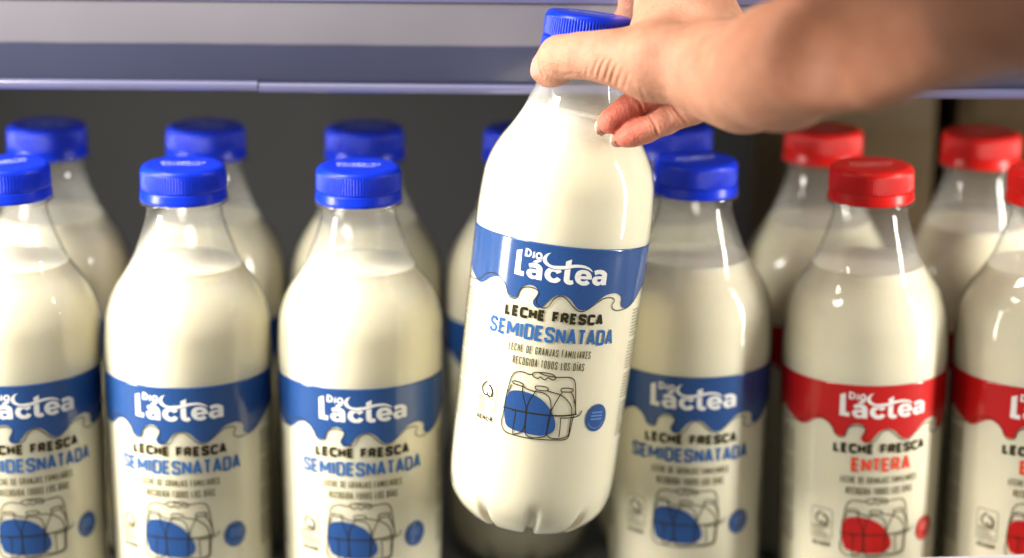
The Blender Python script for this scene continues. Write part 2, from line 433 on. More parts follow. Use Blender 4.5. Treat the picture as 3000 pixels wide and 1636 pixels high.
# ---------------------------------------------------------------- bottle
PROF = [(0, 13.0), (1, 13.0), (16.5, 18.0), (17.3, 20.6), (17.7, 21.1), (18.6, 21.1), (19.0, 20.6), (19.5, 18.6),
        (21, 18.0), (24, 18.0), (27, 18.6), (30, 19.5), (35, 21.0), (40, 22.8), (45, 24.6), (50, 27.1), (55, 30.1),
        (60, 33.6), (65, 36.3), (70, 38.3), (76, 39.8), (84, 40.5), (92, 40.95), (101, 41.0), (103, 40.85), (120, 40.7), (150, 40.4),
        (190, 39.8), (216, 39.4), (222, 39.0), (227, 38.2), (232, 36.4), (236, 33.8), (239.5, 30.4), (242, 27.2), (243, 25.0),
        (242.6, 22.5), (240, 18.0), (237, 12.0), (235, 6.0), (234.3, 0.3)]


def cr_interp(ts, rs, t):
    i = max(0, min(len(ts) - 2, int(np.searchsorted(ts, t) - 1)))
    m = []
    for k in (i, i + 1):
        a, b = max(0, k - 1), min(len(ts) - 1, k + 1)
        m.append((rs[b] - rs[a]) / (ts[b] - ts[a]))
    h = ts[i + 1] - ts[i]
    s = (t - ts[i]) / h
    return (rs[i] * (1 + 2 * s) * (1 - s) ** 2 + m[0] * h * s * (1 - s) ** 2 + rs[i + 1] * s * s * (3 - 2 * s) + m[1] * h * s * s * (s - 1))


WT = np.array([p[0] for p in PROF[9:34]], float)
WR = np.array([p[1] for p in PROF[9:34]], float)


def wall_r(t):
    return cr_interp(WT, WR, t)


def fine_profile():
    out = [p for p in PROF[:9]]
    t = 24.0
    while t < 241.9:
        out.append((t, wall_r(t)))
        t += 2.0 if t < 100 or t > 214 else 6.0
    out += PROF[34:]
    return [(r / 1000, (HB * 1000 - tt) / 1000) for tt, r in out]


def foot_mod(shrink):
    def f(r, z, a, k):
        if z > 0.026 or r < 0.004:
            return r, z
        ph = (a - R(5)) / (2 * math.pi) * 9
        d = (ph - round(ph)) / 9 * 360          # degrees from a notch centre
        g = math.exp(-(d / 4.2) ** 4)
        q = min(1.0, (0.026 - z) / 0.020)
        q = q * q * (3 - 2 * q)
        if r < 0.02:
            q *= r / 0.02
        return r - 0.0011 * g * q * q, z + 0.0026 * g * q * q
    return f


SHELL_P = fine_profile()
ME_SHELL = lathe('bottle_body', SHELL_P[::-1], 216, foot_mod(0), angle=60)


def milk_mesh(level, tilt=None):
    """level: distance below the cap top (mm); tilt: slope of the surface in bottle axes"""
    pr = [(max(0.0002, r - 0.0003), z + (0.0003 if r < 0.03 else 0.0)) for r, z in SHELL_P[::-1] if z < (243 - level) / 1000]
    zt = (243 - level) / 1000
    r0 = wall_r(level) / 1000 - 0.0003
    pr += [(r0, zt), (r0 + 0.0001, zt + 0.0004), (r0 - 0.0006, zt + 0.0001), (r0 - 0.003, zt - 0.0002), (0.0003, zt - 0.0002)]
    me = lathe('milk', pr, 216, foot_mod(0), angle=60)
    if tilt:
        for v in me.vertices:
            q = max(0.0, min(1.0, (v.co.z - (zt - 0.03)) / 0.03))
            dz = q * (tilt[0] * v.co.x + tilt[1] * v.co.y)
            if q > 0:
                z2 = v.co.z + dz
                rn = math.hypot(v.co.x, v.co.y)
                if rn > 0.0125:
                    f = (wall_r(243 - z2 * 1000) - wall_r(243 - v.co.z * 1000)) / 1000
                    v.co.x *= 1 + f / rn
                    v.co.y *= 1 + f / rn
                v.co.z = z2
    return me


ME_MILK = milk_mesh(48)
ME_MILK_B = milk_mesh(50)
ME_MILK2 = milk_mesh(47, (-0.11, -0.07))


def cap_mesh():
    pr, kn = [], []
    def add(t, r, k=0.0):
        pr.append((r / 1000, (243 - t) / 1000))
        kn.append(k)
    for t, r, k in [(11.6, 20.15, 0), (11.3, 20.35, 0), (10.9, 20.4, .6), (10.5, 20.4, 1), (7, 20.3, 1), (3.2, 20.2, 1), (2.6, 20.15, .5), (2.2, 20.05, 0),
                    (1.5, 19.8, 0), (0.9, 19.35, 0), (0.45, 18.75, 0), (0.15, 18.0, 0), (0.0, 17.0, 0), (0.1, 15.0, 0), (0.0, 12.0, 0), (0.0, 6.0, 0), (0, 0.2, 0)]:
        add(t, r, k)
    def mod(r, z, a, k):
        if kn[k]:
            r += 0.00040 * kn[k] * (abs(math.cos(45 * a)) ** 0.8 - 0.6)
        return r, z
    return lathe('cap', pr, 720, mod, close_top=True, angle=50)


def ring_mesh():
    pr = [(r / 1000, (243 - t) / 1000) for t, r in [(17.2, 19.6), (17.2, 20.7), (16.8, 20.95), (15.2, 20.85), (14.6, 20.6), (12.6, 20.55), (12.0, 20.45), (11.75, 20.1), (11.75, 19.6)]]
    return lathe('tamper_ring', pr, 160, angle=50)


ME_CAP, ME_RING = cap_mesh(), ring_mesh()

# ---------------------------------------------------------------- label artwork, in mm round the bottle


def cat(pts, n=4, closed=False):
    P = [np.array(p, float) for p in pts]
    out = []
    N = len(P)
    for i in range(N if closed else N - 1):
        p0 = P[i - 1] if (closed or i > 0) else P[0]
        p1, p2 = P[i], P[(i + 1) % N]
        p3 = P[(i + 2) % N] if (closed or i + 2 < N) else P[-1]
        for k in range(n):
            s = k / n
            out.append(tuple(0.5 * (2 * p1 + (p2 - p0) * s + (2 * p0 - 5 * p1 + 4 * p2 - p3) * s * s + (3 * p1 - p0 - 3 * p2 + p3) * s ** 3)))
    if not closed:
        out.append(tuple(P[-1]))
    return out


def rnd(pts, rad, closed=False):
    """round the corners of a polyline"""
    P = [np.array(p, float) for p in pts]
    N = len(P)
    out = []
    for i in range(N):
        if not closed and i in (0, N - 1):
            out.append(tuple(P[i]))
            continue
        a, b, c = P[i - 1], P[i], P[(i + 1) % N]
        la, lc = np.linalg.norm(a - b), np.linalg.norm(c - b)
        q = min(rad, la * 0.48, lc * 0.48)
        s, e = b + (a - b) / la * q, b + (c - b) / lc * q
        for k in range(5):
            t = k / 4
            out.append(tuple((1 - t) ** 2 * s + 2 * t * (1 - t) * b + t * t * e))
    return out


def soft(loop):
    """smooth a closed outline but keep its real corners"""
    P = [np.array(p, float) for p in loop]
    N = len(P)
    sharp = []
    for i in range(N):
        a, c = P[i] - P[i - 1], P[(i + 1) % N] - P[i]
        ang = abs(math.degrees(math.atan2(a[0] * c[1] - a[1] * c[0], a @ c)))
        if ang > 52:
            sharp.append(i)
    if not sharp:
        return cat(loop, 3, True)
    out = []
    for s_, e_ in zip(sharp, sharp[1:] + [sharp[0] + N]):
        run = [tuple(P[k % N]) for k in range(s_, e_ + 1)]
        out += cat(run, 3)[:-1] if len(run) > 2 else run[:1]
    return out


class Art:
    """flat artwork (u to the right, t downwards, mm), later bent on to a surface"""
    def __init__(s):
        s.items = []                            # verts, faces, material index, layer
        s.n = 0

    def poly(s, loops, mat, layer):
        vv = [[Vector((u, t, 0)) for u, t in lp] for lp in loops]
        tris = tessellate_polygon(vv)
        flat = [(p.x, p.y) for lp in vv for p in lp]
        s.items.append((flat, [tuple(t) for t in tris], mat, layer))

    def stroke(s, pts, wd, mat, layer, closed=False, step=1.4):
        P = [np.array(p, float) for p in pts]
        Q = [P[0]]
        seq = P[1:] + ([P[0]] if closed else [])
        for p in seq:
            d = np.linalg.norm(p - Q[-1])
            if d < 1e-4:
                continue
            m = max(1, int(math.ceil(d / step)))
            q0 = Q[-1]
            for k in range(1, m + 1):
                Q.append(q0 + (p - q0) * k / m)
        if closed:
            Q = Q[:-1]
        N = len(Q)
        if N < 2:
            return
        vs_ = []
        for i in range(N):
            a = Q[i - 1] if (closed or i > 0) else None
            c = Q[(i + 1) % N] if (closed or i < N - 1) else None
            d1 = (Q[i] - a) if a is not None else (c - Q[i])
            d2 = (c - Q[i]) if c is not None else (Q[i] - a)
            d1, d2 = d1 / np.linalg.norm(d1), d2 / np.linalg.norm(d2)
            n1, n2 = np.array((-d1[1], d1[0])), np.array((-d2[1], d2[0]))
            n = n1 + n2
            ln = np.linalg.norm(n)
            n = n1 if ln < 0.2 else n / ln
            k = wd / 2 / max(0.55, float(n @ n1))
            vs_ += [tuple(Q[i] + n * k), tuple(Q[i] - n * k)]
        fs = []
        for i in range(N if closed else N - 1):
            j = (i + 1) % N
            fs += [(2 * i, 2 * i + 1, 2 * j + 1), (2 * i, 2 * j + 1, 2 * j)]
        s.n += 1
        s.items.append((vs_, fs, mat, layer + 0.002 * (s.n % 8)))

    def mesh(s, name, place, cut=1.6):
        bm = bmesh.new()
        lay = bm.verts.layers.float.new('layer')
        for flat, tris, mat, layer in s.items:
            b2 = bmesh.new()
            vs_ = [b2.verts.new((u, t, 0)) for u, t in flat]
            for f in tris:
                try:
                    b2.faces.new([vs_[i] for i in f])
                except ValueError:
                    pass
            us = [u for u, t in flat]
            k = math.floor(min(us) / cut) + 1 if cut else 0
            while cut and k * cut < max(us):
                bmesh.ops.bisect_plane(b2, geom=b2.verts[:] + b2.edges[:] + b2.faces[:], plane_co=(k * cut, 0, 0), plane_no=(1, 0, 0), dist=1e-5)
                k += 1
            ts_ = [t for u, t in flat]
            k = math.floor(min(ts_) / 2.5) + 1
            while cut and k * 2.5 < max(ts_):
                bmesh.ops.bisect_plane(b2, geom=b2.verts[:] + b2.edges[:] + b2.faces[:], plane_co=(0, k * 2.5, 0), plane_no=(0, 1, 0), dist=1e-5)
                k += 1
            mp = {v: bm.verts.new(v.co) for v in b2.verts}
            for v, nv in mp.items():
                nv[lay] = layer
            for f in b2.faces:
                nf = bm.faces.new([mp[v] for v in f.verts])
                nf.material_index = mat
            b2.free()
        for v in bm.verts:
            v.co = Vector(place(v.co.x, v.co.y, v[lay]))
        me = bpy.data.meshes.new(name)
        bm.normal_update()
        # outward normals
        for f in bm.faces:
            f.smooth = True
        bm.to_mesh(me)
        bm.free()
        return me


def on_bottle(u, t, layer):
    r = (wall_r(t) + 0.06 + layer * 0.8) / 1000
    a = u / 40.7
    return (r * math.sin(a), -r * math.cos(a), (243 - t) / 1000)


G = {
    'L': [[(0, 1), (0, 0), (1, 0)]],
    'E': [[(1, 1), (0, 1), (0, 0), (1, 0)], [(0, .5), (.85, .5)]],
    'F': [[(1, 1), (0, 1), (0, 0)], [(0, .48), (.85, .48)]],
    'C': [('r', [(1, .80), (1, 1), (0, 1), (0, 0), (1, 0), (1, .20)])],
    'G': [('r', [(1, .72), (1, 1), (0, 1), (0, 0), (1, 0), (1, .45)]), [(1, .45), (.5, .45)]],
    'H': [[(0, 1), (0, 0)], [(1, 1), (1, 0)], [(0, .5), (1, .5)]],
    'R': [('r', [(0, 1), (.9, 1), (.9, .48), (0, .48)]), [(0, 1), (0, 0)], [(.45, .48), (1, 0)]],
    'S': [('r', [(1, .74), (1, 1), (0, 1), (0, .58), (1, .42), (1, 0), (0, 0), (0, .26)])],
    'A': [[(0, 0), (.46, 1), (.54, 1), (1, 0)], [(.2, .28), (.8, .28)]],
    'M': [[(0, 0), (0, 1)], [(.03, .97), (.5, .22)], [(.5, .22), (.97, .97)], [(1, 1), (1, 0)]],
    'I': [[(.5, 1), (.5, 0)]],
    'Í': [[(.5, .92), (.5, 0)], [(.42, 1.1), (.85, 1.28)]],
    'D': [('r', [(-.14, 1), (1, 1), (1, 0), (-.14, 0)]), [(0, 1), (0, 0)]],
    'N': [[(0, 0), (0, 1)], [(.02, .96), (.98, .04)], [(1, 0), (1, 1)]],
    'T': [[(0, 1), (1, 1)], [(.5, 1), (.5, 0)]],
    'J': [('r', [(1, 1), (1, 0), (0, 0), (0, .25)])],
    'O': [('c', [(0, 1), (1, 1), (1, 0), (0, 0)])],
    '0': [('c', [(0, 1), (1, 1), (1, 0), (0, 0)])],
    '3': [('r', [(0, 1), (1, 1), (1, .5), (.3, .5)]), ('r', [(.3, .5), (1, .5), (1, 0), (0, 0)])],
    '2': [('r', [(0, .75), (0, 1), (1, 1), (1, .55), (0, 0)]), [(0, 0), (1, 0)]],
    '4': [[(.8, 0), (.8, 1), (0, .3), (1, .3)]],
    'B': [('r', [(0, 1), (.9, 1), (.9, .5), (0, .5)]), ('r', [(0, .5), (1, .5), (1, 0), (0, 0)]), [(0, 1), (0, 0)]],
    '/': [[(0, 0), (1, 1)]],
    '1': [[(.2, .8), (.5, 1), (.5, 0)]],
}
NARROW = {'I': 0.35, 'Í': 0.35, '1': .6, 'T': .88, 'L': .84, 'E': .88, 'F': .86, 'J': .85}
WIDE = {'M': 1.35}


def text(art, s, u0, u1, t0, t1, wd, mat, layer, gap=0.32, rad=0.6):
    """capitals between u0..u1, top t0 to base t1"""
    ws = [0.55 if c == ' ' else NARROW.get(c, WIDE.get(c, 1.0)) for c in s]
    unit = (u1 - u0) / (sum(ws) + gap * (len(s) - 1))
    x = u0
    for c, wv in zip(s, ws):
        cw = wv * unit
        if c != ' ':
            iw, ih = max(0.05, cw - wd), (t1 - t0) - wd
            for st in G[c]:
                mode = None
                if isinstance(st, tuple):
                    mode, st = st
                pts = [(x + wd / 2 + px * iw, t1 - wd / 2 - py * ih) for px, py in st]
                if mode:
                    pts = rnd(pts, rad * min(iw, ih), closed=(mode == 'c'))
                art.stroke(pts, wd, mat, layer, closed=(mode == 'c'))
        x += cw + gap * unit


def make_label(kind):
    """materials: 0 band, 1 white, 2 dark, 3 olive, 4 pale, 5 kind word, 6 badge line"""
    a = Art()
    wave = cat(TR['wave'], 3)
    half = math.pi * 40.7
    # the drips carried on round the back of the bottle
    lft = [(-half, 123.0)]
    u = -half + 6
    ext_l = [(-120, 121), (-112, 120), (-105, 124), (-98, 127), (-91, 124), (-84, 121), (-77, 122.5), (-71, 126), (-65.5, 126), (-61, 122.5), (-57.5, 121)]
    ext_r = [(57, 120.5), (62, 120), (66, 123), (69, 127), (74, 127.5), (80, 123), (87, 121.5), (93, 124.5), (99, 128), (106, 126), (113, 122), (120, 121.5)]
    low = cat([(-half, 122)] + ext_l, 4) + wave + cat(ext_r + [(half, 122)], 4)
    top = [(half - k * (2 * half) / 60, 101.5) for k in range(61)]
    a.poly([low + top], 0, 0.0)
    a.stroke(cat([(-75, 121.5), (-69, 121), (-63, 124.5), (-58, 127), (-52, 126.8)] + TR['line'] + [(52, 122.5), (57, 119), (63, 118.6), (69, 121.5)], 4), 0.44, 2, 0.05)
    for k in ('L', 'D', 'i', 'as', 'ac', 'a1', 'c', 'tl', 'sw', 'e', 'a2'):
        loops = [TR['logo_%s_0' % k]]
        if 'logo_%s_1' % k in TR:
            loops.append(TR['logo_%s_1' % k])
        a.poly([soft(lp) for lp in loops], 1, 0.06)
    text(a, 'LECHE FRESCA', -22.6, 25.0, 131.8, 137.0, 1.4, 2, 0.05, 0.12, 0.5)
    if kind == 'blue':
        text(a, 'SEMIDESNATADA', -30.2, 32.4, 139.1, 146.5, 1.35, 5, 0.05, 0.12, 0.4)
    else:
        text(a, 'ENTERA', -13.6, 16.6, 139.1, 146.5, 1.5, 5, 0.05, 0.12, 0.4)
    text(a, 'LECHE DE GRANJAS FAMILIARES', -18.4, 20.9, 149.2, 152.7, 0.40, 3, 0.05, 0.42)
    text(a, 'RECOGIDA TODOS LOS DÍAS', -15.6, 18.4, 154.9, 158.6, 0.42, 3, 0.05, 0.42)
    a.poly([cat(TR['blob'], 3, True)], 0, 0.0)
    for i in range(17):
        a.stroke(cat(TR['crate_%d' % i], 3), 0.7 if i == 13 else 0.48, 2, 0.05)
    # round badge with a few lines and a smile
    circ = [(29.2 + 6.3 * math.cos(k * math.pi / 18), 181.2 + 6.6 * math.sin(k * math.pi / 18)) for k in range(36)]
    a.poly([circ], 0, 0.0)
    for (x0, x1, t) in ((26.2, 32.4, 178.6), (25.8, 32.6, 180.2), (26.0, 32.4, 181.8)):
        a.stroke([(x0, t), (x1, t)], 0.7, 6, 0.05)
    a.stroke([(29.2 + 4.9 * math.cos(R(q)), 181.2 + 5.0 * math.sin(R(q))) for q in range(25, 160, 8)], 0.35, 6, 0.05)
    # certificate panel
    a.stroke(rnd([(-33.3, 168.4), (-22.0, 168.4), (-22.0, 184.8), (-33.3, 184.8)], 1.8, True), 0.28, 4, 0.05, closed=True)
    a.stroke(cat(TR['sym_0'], 4), 0.75, 2, 0.05)
    a.stroke(cat(TR['sym_1'], 4), 1.0, 2, 0.05)
    rr = random.Random(4)
    for k, t in enumerate((178.1, 179.1)):
        x = -32.3
        while x < (-23.2 if k == 0 else -26):
            d = rr.uniform(.7, 1.6)
            a.stroke([(x, t), (min(x + d, -23), t)], 0.5, 3, 0.05)
            x += d + 0.28
    for k in range(5):
        a.stroke([(-32.3, 180.4 + k * .85), (-23.6 + rr.uniform(-2.5, .6), 180.4 + k * .85)], 0.24, 4, 0.05)
    text(a, 'AENOR', -32.6, -22.6, 186.4, 188.8, 0.5, 2, 0.05, 0.3)
    # small print at both sides, too fine to read
    for side in (-1, 1):
        for k in range(40):
            t = 131.5 + k * 1.55
            if k in (9, 19, 28):
                continue
            x = 46.5
            end = 46.5 + (15 if k % 7 else 9) * rr.uniform(0.8, 1.0)
            while x < end:
                d = rr.uniform(1.0, 3.0)
                p = (side * x, t)
                q = (side * min(x + d, end), t)
                a.stroke([p, q], 0.42, 3, 0.05)
                x += d + 0.4
    return a.mesh('label_' + kind, on_bottle)


ME_LB, ME_LR = make_label('blue'), make_label('red')


def make_print():
    a = Art()
    text(a, '03/ABR/24', -10.5, 10.5, -1.2, 2.4, 0.5, 0, 0.0, 0.35)
    rr = random.Random(2)
    x = -9.5
    while x < 9:
        d = rr.uniform(.6, 1.3)
        a.stroke([(x, 4.2), (x + d * .5, 6.2 + rr.uniform(-.5, .3)), (x + d, 4.4)], 0.4, 0, 0.0)
        x += d + .7
    return a.mesh('date_print', lambda u, t, l: (u / 1000, -(t - 2) / 1000, (243.09 + l) / 1000 + (0.00002)), cut=0)


ME_PRINT = make_print()


def label_mats(kind):
    return [M_BLUE, M_WHITE, M_DARK, M_OLIVE, M_PALE, M_TXTB, M_BADGE] if kind == 'blue' else [M_RED, M_WHITE, M_DARK, M_OLIVE, M_PALE, M_TXTR, M_BADGER]


PM = {}
for kind, lab, capm, prm in (('blue', ME_LB, M_CAPB, M_PRINTB), ('red', ME_LR, M_CAPR, M_PRINTR)):
    c, r_, p = (ME_CAP, ME_RING, ME_PRINT) if kind == 'blue' else (ME_CAP.copy(), ME_RING.copy(), ME_PRINT.copy())
    PM[kind] = (lab, c, r_, p, capm, prm)


def make_bottle(kind, shell=ME_SHELL, milk=ME_MILK, ms=M_SHELL):
    lab, c, r_, p, capm, prm = PM[kind]
    root = empty('milk_bottle')
    link('bottle_body', shell, ms, root)
    link('milk', milk, M_MILK, root)
    link('label', lab, label_mats(kind), root)
    cp = link('cap', c, capm, root)
    link('tamper_ring', r_, capm, cp)
    link('date_print', p, prm, cp)
    return root


def dup(root):
    c = root.copy()
    COL.objects.link(c)
    for ch in list(root.children):
        d = ch.copy()
        COL.objects.link(d)
        d.parent = c
        for g in list(ch.children):
            e = g.copy()
            COL.objects.link(e)
            e.parent = d
    return c


proto = {}
GRP = {'blue': 'blue capped milk bottles on the shelf', 'red': 'red capped milk bottles on the shelf'}


def put(kind, x, y, rz, label, lean=0.0, capspin=0, low=False):
    if kind not in proto:
        o = proto[kind] = make_bottle(kind)
    else:
        o = dup(proto[kind])
    o.location = (x, y, ZS)
    o.scale = (1, 1, SZ)
    o.rotation_euler = (0, R(lean), R(rz))
    tag(o, label, 'milk bottle', GRP[kind])
    if low:
        for ch in o.children:
            if ch.name.startswith('milk'):
                ch.data = ME_MILK_B
                ch.data.materials.clear()
                ch.data.materials.append(M_MILK)
    for ch in o.children:
        if ch.name.startswith('cap'):
            ch.rotation_euler = (0, 0, R(capspin))
    return o


put('blue', -0.2425, 0.000, 18, 'blue capped milk bottle at the left edge of the front row, cut off', 0, 20, True)
put('blue', -0.1596, 0.000, -1.5, 'blue capped milk bottle standing second from the left in the front row', 0.4, 5)
put('blue', -0.0740, 0.000, 3, 'blue capped milk bottle just left of the gap under the raised bottle', 0, -8)
put('blue', 0.0898, 0.022, -4, 'blue capped front row bottle partly behind the raised bottle, beside the red ones', 0, 30, True)
put('red', 0.1780, 0.012, 3, 'red capped whole milk bottle with its whole label in view, front row', -1.0, 2, True)
put('red', 0.2600, 0.008, -1, 'red capped milk bottle cut off by the right edge, front row', 0, 40)
YB = 0.095
put('blue', -0.2450, YB, 120, 'blurred blue capped bottle at the far left of the back row', 0, 60)
put('blue', -0.1615, YB, 150, 'blurred blue capped bottle in the back row, behind the second front bottle', 0, 10, True)
put('blue', -0.0780, YB, 100, 'blurred blue capped bottle in the back row, behind the bottle left of the gap', 0, 80)
put('blue', 0.0050, YB, 47, 'back row blue capped bottle mostly hidden behind the raised bottle', 0, 33)
put('blue', 0.0850, YB + 0.012, 140, 'back row blue capped bottle with only its cap showing below the fingers', 0, 33)
put('red', 0.1640, YB + 0.006, 110, 'blurred red capped bottle in the back row, just below the wrist', 0, 12)
put('red', 0.2460, YB, 150, 'blurred red capped bottle at the right end of the back row', 0, 50, True)

# the raised bottle
P0 = at(1730, 39, 0.905)
P1 = np.array((0.0077444, -0.0395513, 0.0790214))
ax = (P0 - P1) / np.linalg.norm(P0 - P1)
fr = CAM - P1
fr = fr - ax * (fr @ ax)
fr /= np.linalg.norm(fr)
ri = np.cross(-fr, ax)
ri /= np.linalg.norm(ri)
if ri[0] < 0:
    ri = -ri
held = make_bottle('blue', ME_SHELL.copy(), ME_MILK2, M_FILM)
for ch in held.children:
    if ch.name.startswith('bottle_body'):
        ch.data.materials.clear()
        ch.data.materials.append(M_FILM)
    if ch.name.startswith('cap'):
        ch.rotation_euler = (0, 0, R(-14))
held.matrix_world = Matrix(((ri[0], -fr[0], ax[0], P1[0]), (ri[1], -fr[1], ax[1], P1[1]), (ri[2], -fr[2], ax[2], P1[2]), (0, 0, 0, 1)))
tag(held, 'blue capped milk bottle lifted off the shelf and held tilted by the neck', 'milk bottle')

# ---------------------------------------------------------------- the arm and hand: one skin surface
def round_cone(P, a, b, r1, r2):
    ba = b - a
    l2 = ba @ ba
    if l2 < 1e-10:
        return np.sqrt(((P - a) ** 2).sum(-1)) - r1
    h = np.clip(((P - a) @ ba) / l2, 0, 1)
    d = P - a - h[..., None] * ba
    return np.sqrt((d * d).sum(-1)) - (r1 + (r2 - r1) * h)


class Field:
    def __init__(s, lo, hi, h):
        s.lo, s.h = np.array(lo), h
        s.n = np.ceil((np.array(hi) - s.lo) / h).astype(int) + 1
        s.d = np.full(s.n, 0.02, np.float32)

    def sub(s, lo, hi):
        i0 = np.maximum(0, np.floor((lo - s.lo) / s.h).astype(int))
        i1 = np.minimum(s.n, np.ceil((hi - s.lo) / s.h).astype(int) + 1)
        sl = tuple(slice(a, b) for a, b in zip(i0, i1))
        ax_ = [s.lo[k] + s.h * np.arange(i0[k], i1[k]) for k in range(3)]
        P = np.stack(np.meshgrid(*ax_, indexing='ij'), -1)
        return sl, P

    def blend(s, sl, f, k):
        d = s.d[sl]
        if k > 0:
            q = np.clip(0.5 + 0.5 * (d - f) / k, 0, 1)
            s.d[sl] = d + (f - d) * q - k * q * (1 - q)
        else:
            s.d[sl] = np.minimum(d, f)

    def cone(s, a, b, r1, r2, k):
        pad = max(r1, r2) + 0.016
        sl, P = s.sub(np.minimum(a, b) - pad, np.maximum(a, b) + pad)
        if P.size:
            s.blend(sl, np.minimum(round_cone(P, a, b, r1, r2), 0.02), k)

    def groove(s, pts, r, k):
        for a, b in zip(pts[:-1], pts[1:]):
            pad = r + 0.006 + k
            sl, P = s.sub(np.minimum(a, b) - pad, np.maximum(a, b) + pad)
            if not P.size:
                continue
            f = -round_cone(P, a, b, r, r)
            d = s.d[sl]
            q = np.clip(0.5 - 0.5 * (d - f) / k, 0, 1)
            s.d[sl] = d + (f - d) * q + k * q * (1 - q)

    def ell(s, c, axes, rad, k):
        rad = np.array(rad)
        pad = rad.max() + 0.006
        sl, P = s.sub(c - pad, c + pad)
        if not P.size:
            return
        q = (P - c) @ np.array(axes).T / rad
        l = np.sqrt((q * q).sum(-1)) + 1e-9
        g = np.sqrt((q * q / rad ** 2).sum(-1)) / l + 1e-9
        s.blend(sl, np.clip((l - 1) / g, -0.02, 0.02), k)

    def surface(s):
        """naive surface nets"""
        d = s.d
        ins = d < 0
        n = np.array(d.shape)
        c = [ins[i:n[0] - 1 + i, j:n[1] - 1 + j, k:n[2] - 1 + k] for i in (0, 1) for j in (0, 1) for k in (0, 1)]
        cnt = np.zeros(c[0].shape, np.int8)
        for q in c:
            cnt += q
        cells = np.argwhere((cnt > 0) & (cnt < 8))
        idx = np.full(cnt.shape, -1, np.int32)
        idx[tuple(cells.T)] = np.arange(len(cells))
        acc = np.zeros((len(cells), 3))
        num = np.zeros(len(cells))
        co = [(i, j, k) for i in (0, 1) for j in (0, 1) for k in (0, 1)]
        for a in co:
            for x in range(3):
                if a[x]:
                    continue
                b = list(a)
                b[x] = 1
                da = d[cells[:, 0] + a[0], cells[:, 1] + a[1], cells[:, 2] + a[2]].astype(float)
                db = d[cells[:, 0] + b[0], cells[:, 1] + b[1], cells[:, 2] + b[2]].astype(float)
                m = (da < 0) != (db < 0)
                t = np.where(m, da / np.where(m, da - db, 1), 0)
                p = np.tile(np.array(a, float), (len(cells), 1))
                p[:, x] += t
                acc[m] += p[m]
                num[m] += 1
        V = s.lo + s.h * (cells + acc / num[:, None])
        quads = []
        for x in range(3):
            y, z = (x + 1) % 3, (x + 2) % 3
            sh = [slice(None)] * 3
            s0, s1 = list(sh), list(sh)
            s0[x], s1[x] = slice(0, n[x] - 1), slice(1, n[x])
            e = np.argwhere(ins[tuple(s0)] != ins[tuple(s1)])
            e = e[(e[:, y] > 0) & (e[:, z] > 0) & (e[:, y] < n[y] - 1) & (e[:, z] < n[z] - 1)]
            flip = ins[e[:, 0], e[:, 1], e[:, 2]]
            q = []
            for oy, oz in ((0, 0), (1, 0), (1, 1), (0, 1)):
                g = e.copy()
                g[:, y] -= oy
                g[:, z] -= oz
                q.append(idx[tuple(g.T)])
            q = np.stack(q, -1)
            q[~flip] = q[~flip][:, ::-1]
            quads.append(q)
        return V, np.concatenate(quads)


MM = 0.001
fld = Field((-0.045, -0.42, 0.255), (0.235, 0.045, 0.50), 0.00085)


def chain(pts, k=3.0, first=None):
    Q = [(np.array(atd(x, y, d)), r * MM) for x, y, d, r in pts]
    for i, ((a, r1), (b, r2)) in enumerate(zip(Q[:-1], Q[1:])):
        fld.cone(a, b, r1, r2, (first if (first is not None and i == 0) else k) * MM)


# forearm and wrist
chain([(2950, -250, .55, 39), (2600, -105, .62, 34), (2200, 62, .72, 29), (1965, 168, .800, 24.6), (1872, 194, .838, 22)], 8)
# heel of the hand, thenar
chain([(1872, 194, .838, 22), (1800, 182, .848, 18.2), (1738, 166, .856, 15.6), (1640, 158, .862, 14.3), (1548, 146, .869, 11.6)], 9)
# thumb
chain([(1548, 146, .869, 11.6), (1500, 141, .872, 9.7), (1455, 140, .876, 9.1), (1410, 146, .883, 9.5)], 5)
chain([(1410, 146, .883, 9.4), (1391, 170, .888, 8.2), (1383, 187, .892, 5.7)], 4)
chain([(1357, 163, .8875, 3.5), (1358, 180, .8885, 4.0), (1372, 196, .891, 3.6)], 2)
# back of the hand and the web that closes on the neck
chain([(1850, 190, .842, 19), (1796, 112, .868, 16.5), (1766, 50, .876, 16), (1735, -20, .885, 14.6)], 5)
chain([(1735, -20, .885, 14), (1660, -35, .893, 9.6), (1652, 30, .895, 9.2), (1640, 95, .884, 10)], 6)
chain([(1640, 158, .862, 13), (1690, 80, .880, 14), (1738, 0, .885, 14)], 9)
# index reaching round behind the cap
chain([(1755, -30, .895, 12), (1640, -70, .912, 9.5), (1602, -20, .922, 8.3), (1600, 24, .926, 7.8), (1575, 66, .931, 7.0), (1535, 84, .936, 6.4)], 3, 6)
# two curled fingers under the thumb
chain([(1538, 305, .886, 6.0), (1578, 276, .886, 6.3), (1640, 238, .884, 7.0), (1730, 190, .876, 9.0)], 1.6, 1.0)
chain([(1574, 347, .8835, 4.5), (1592, 340, .8825, 5.2), (1622, 329, .881, 5.6), (1646, 318, .8793, 5.25), (1675, 305, .877, 6.0), (1714, 288, .8735, 5.7), (1740, 276, .871, 6.6), (1800, 245, .862, 9)], 2.0, 1.0)


def vdir(x, y):
    v = atd(x, y, 1.0) - CAM
    return v / np.linalg.norm(v)


def surf(x, y, d0=0.60, d1=0.95):
    """first skin point under a display pixel"""
    v = vdir(x, y)
    t = np.linspace(d0, d1, 1400)
    P = CAM + t[:, None] * v
    I = np.round((P - fld.lo) / fld.h).astype(int)
    ok = ((I >= 0) & (I < fld.n)).all(1)
    dd = np.full(len(t), 1.0)
    dd[ok] = fld.d[tuple(I[ok].T)]
    w_ = np.argwhere(dd < 0)
    return P[w_[0, 0]] if len(w_) else None


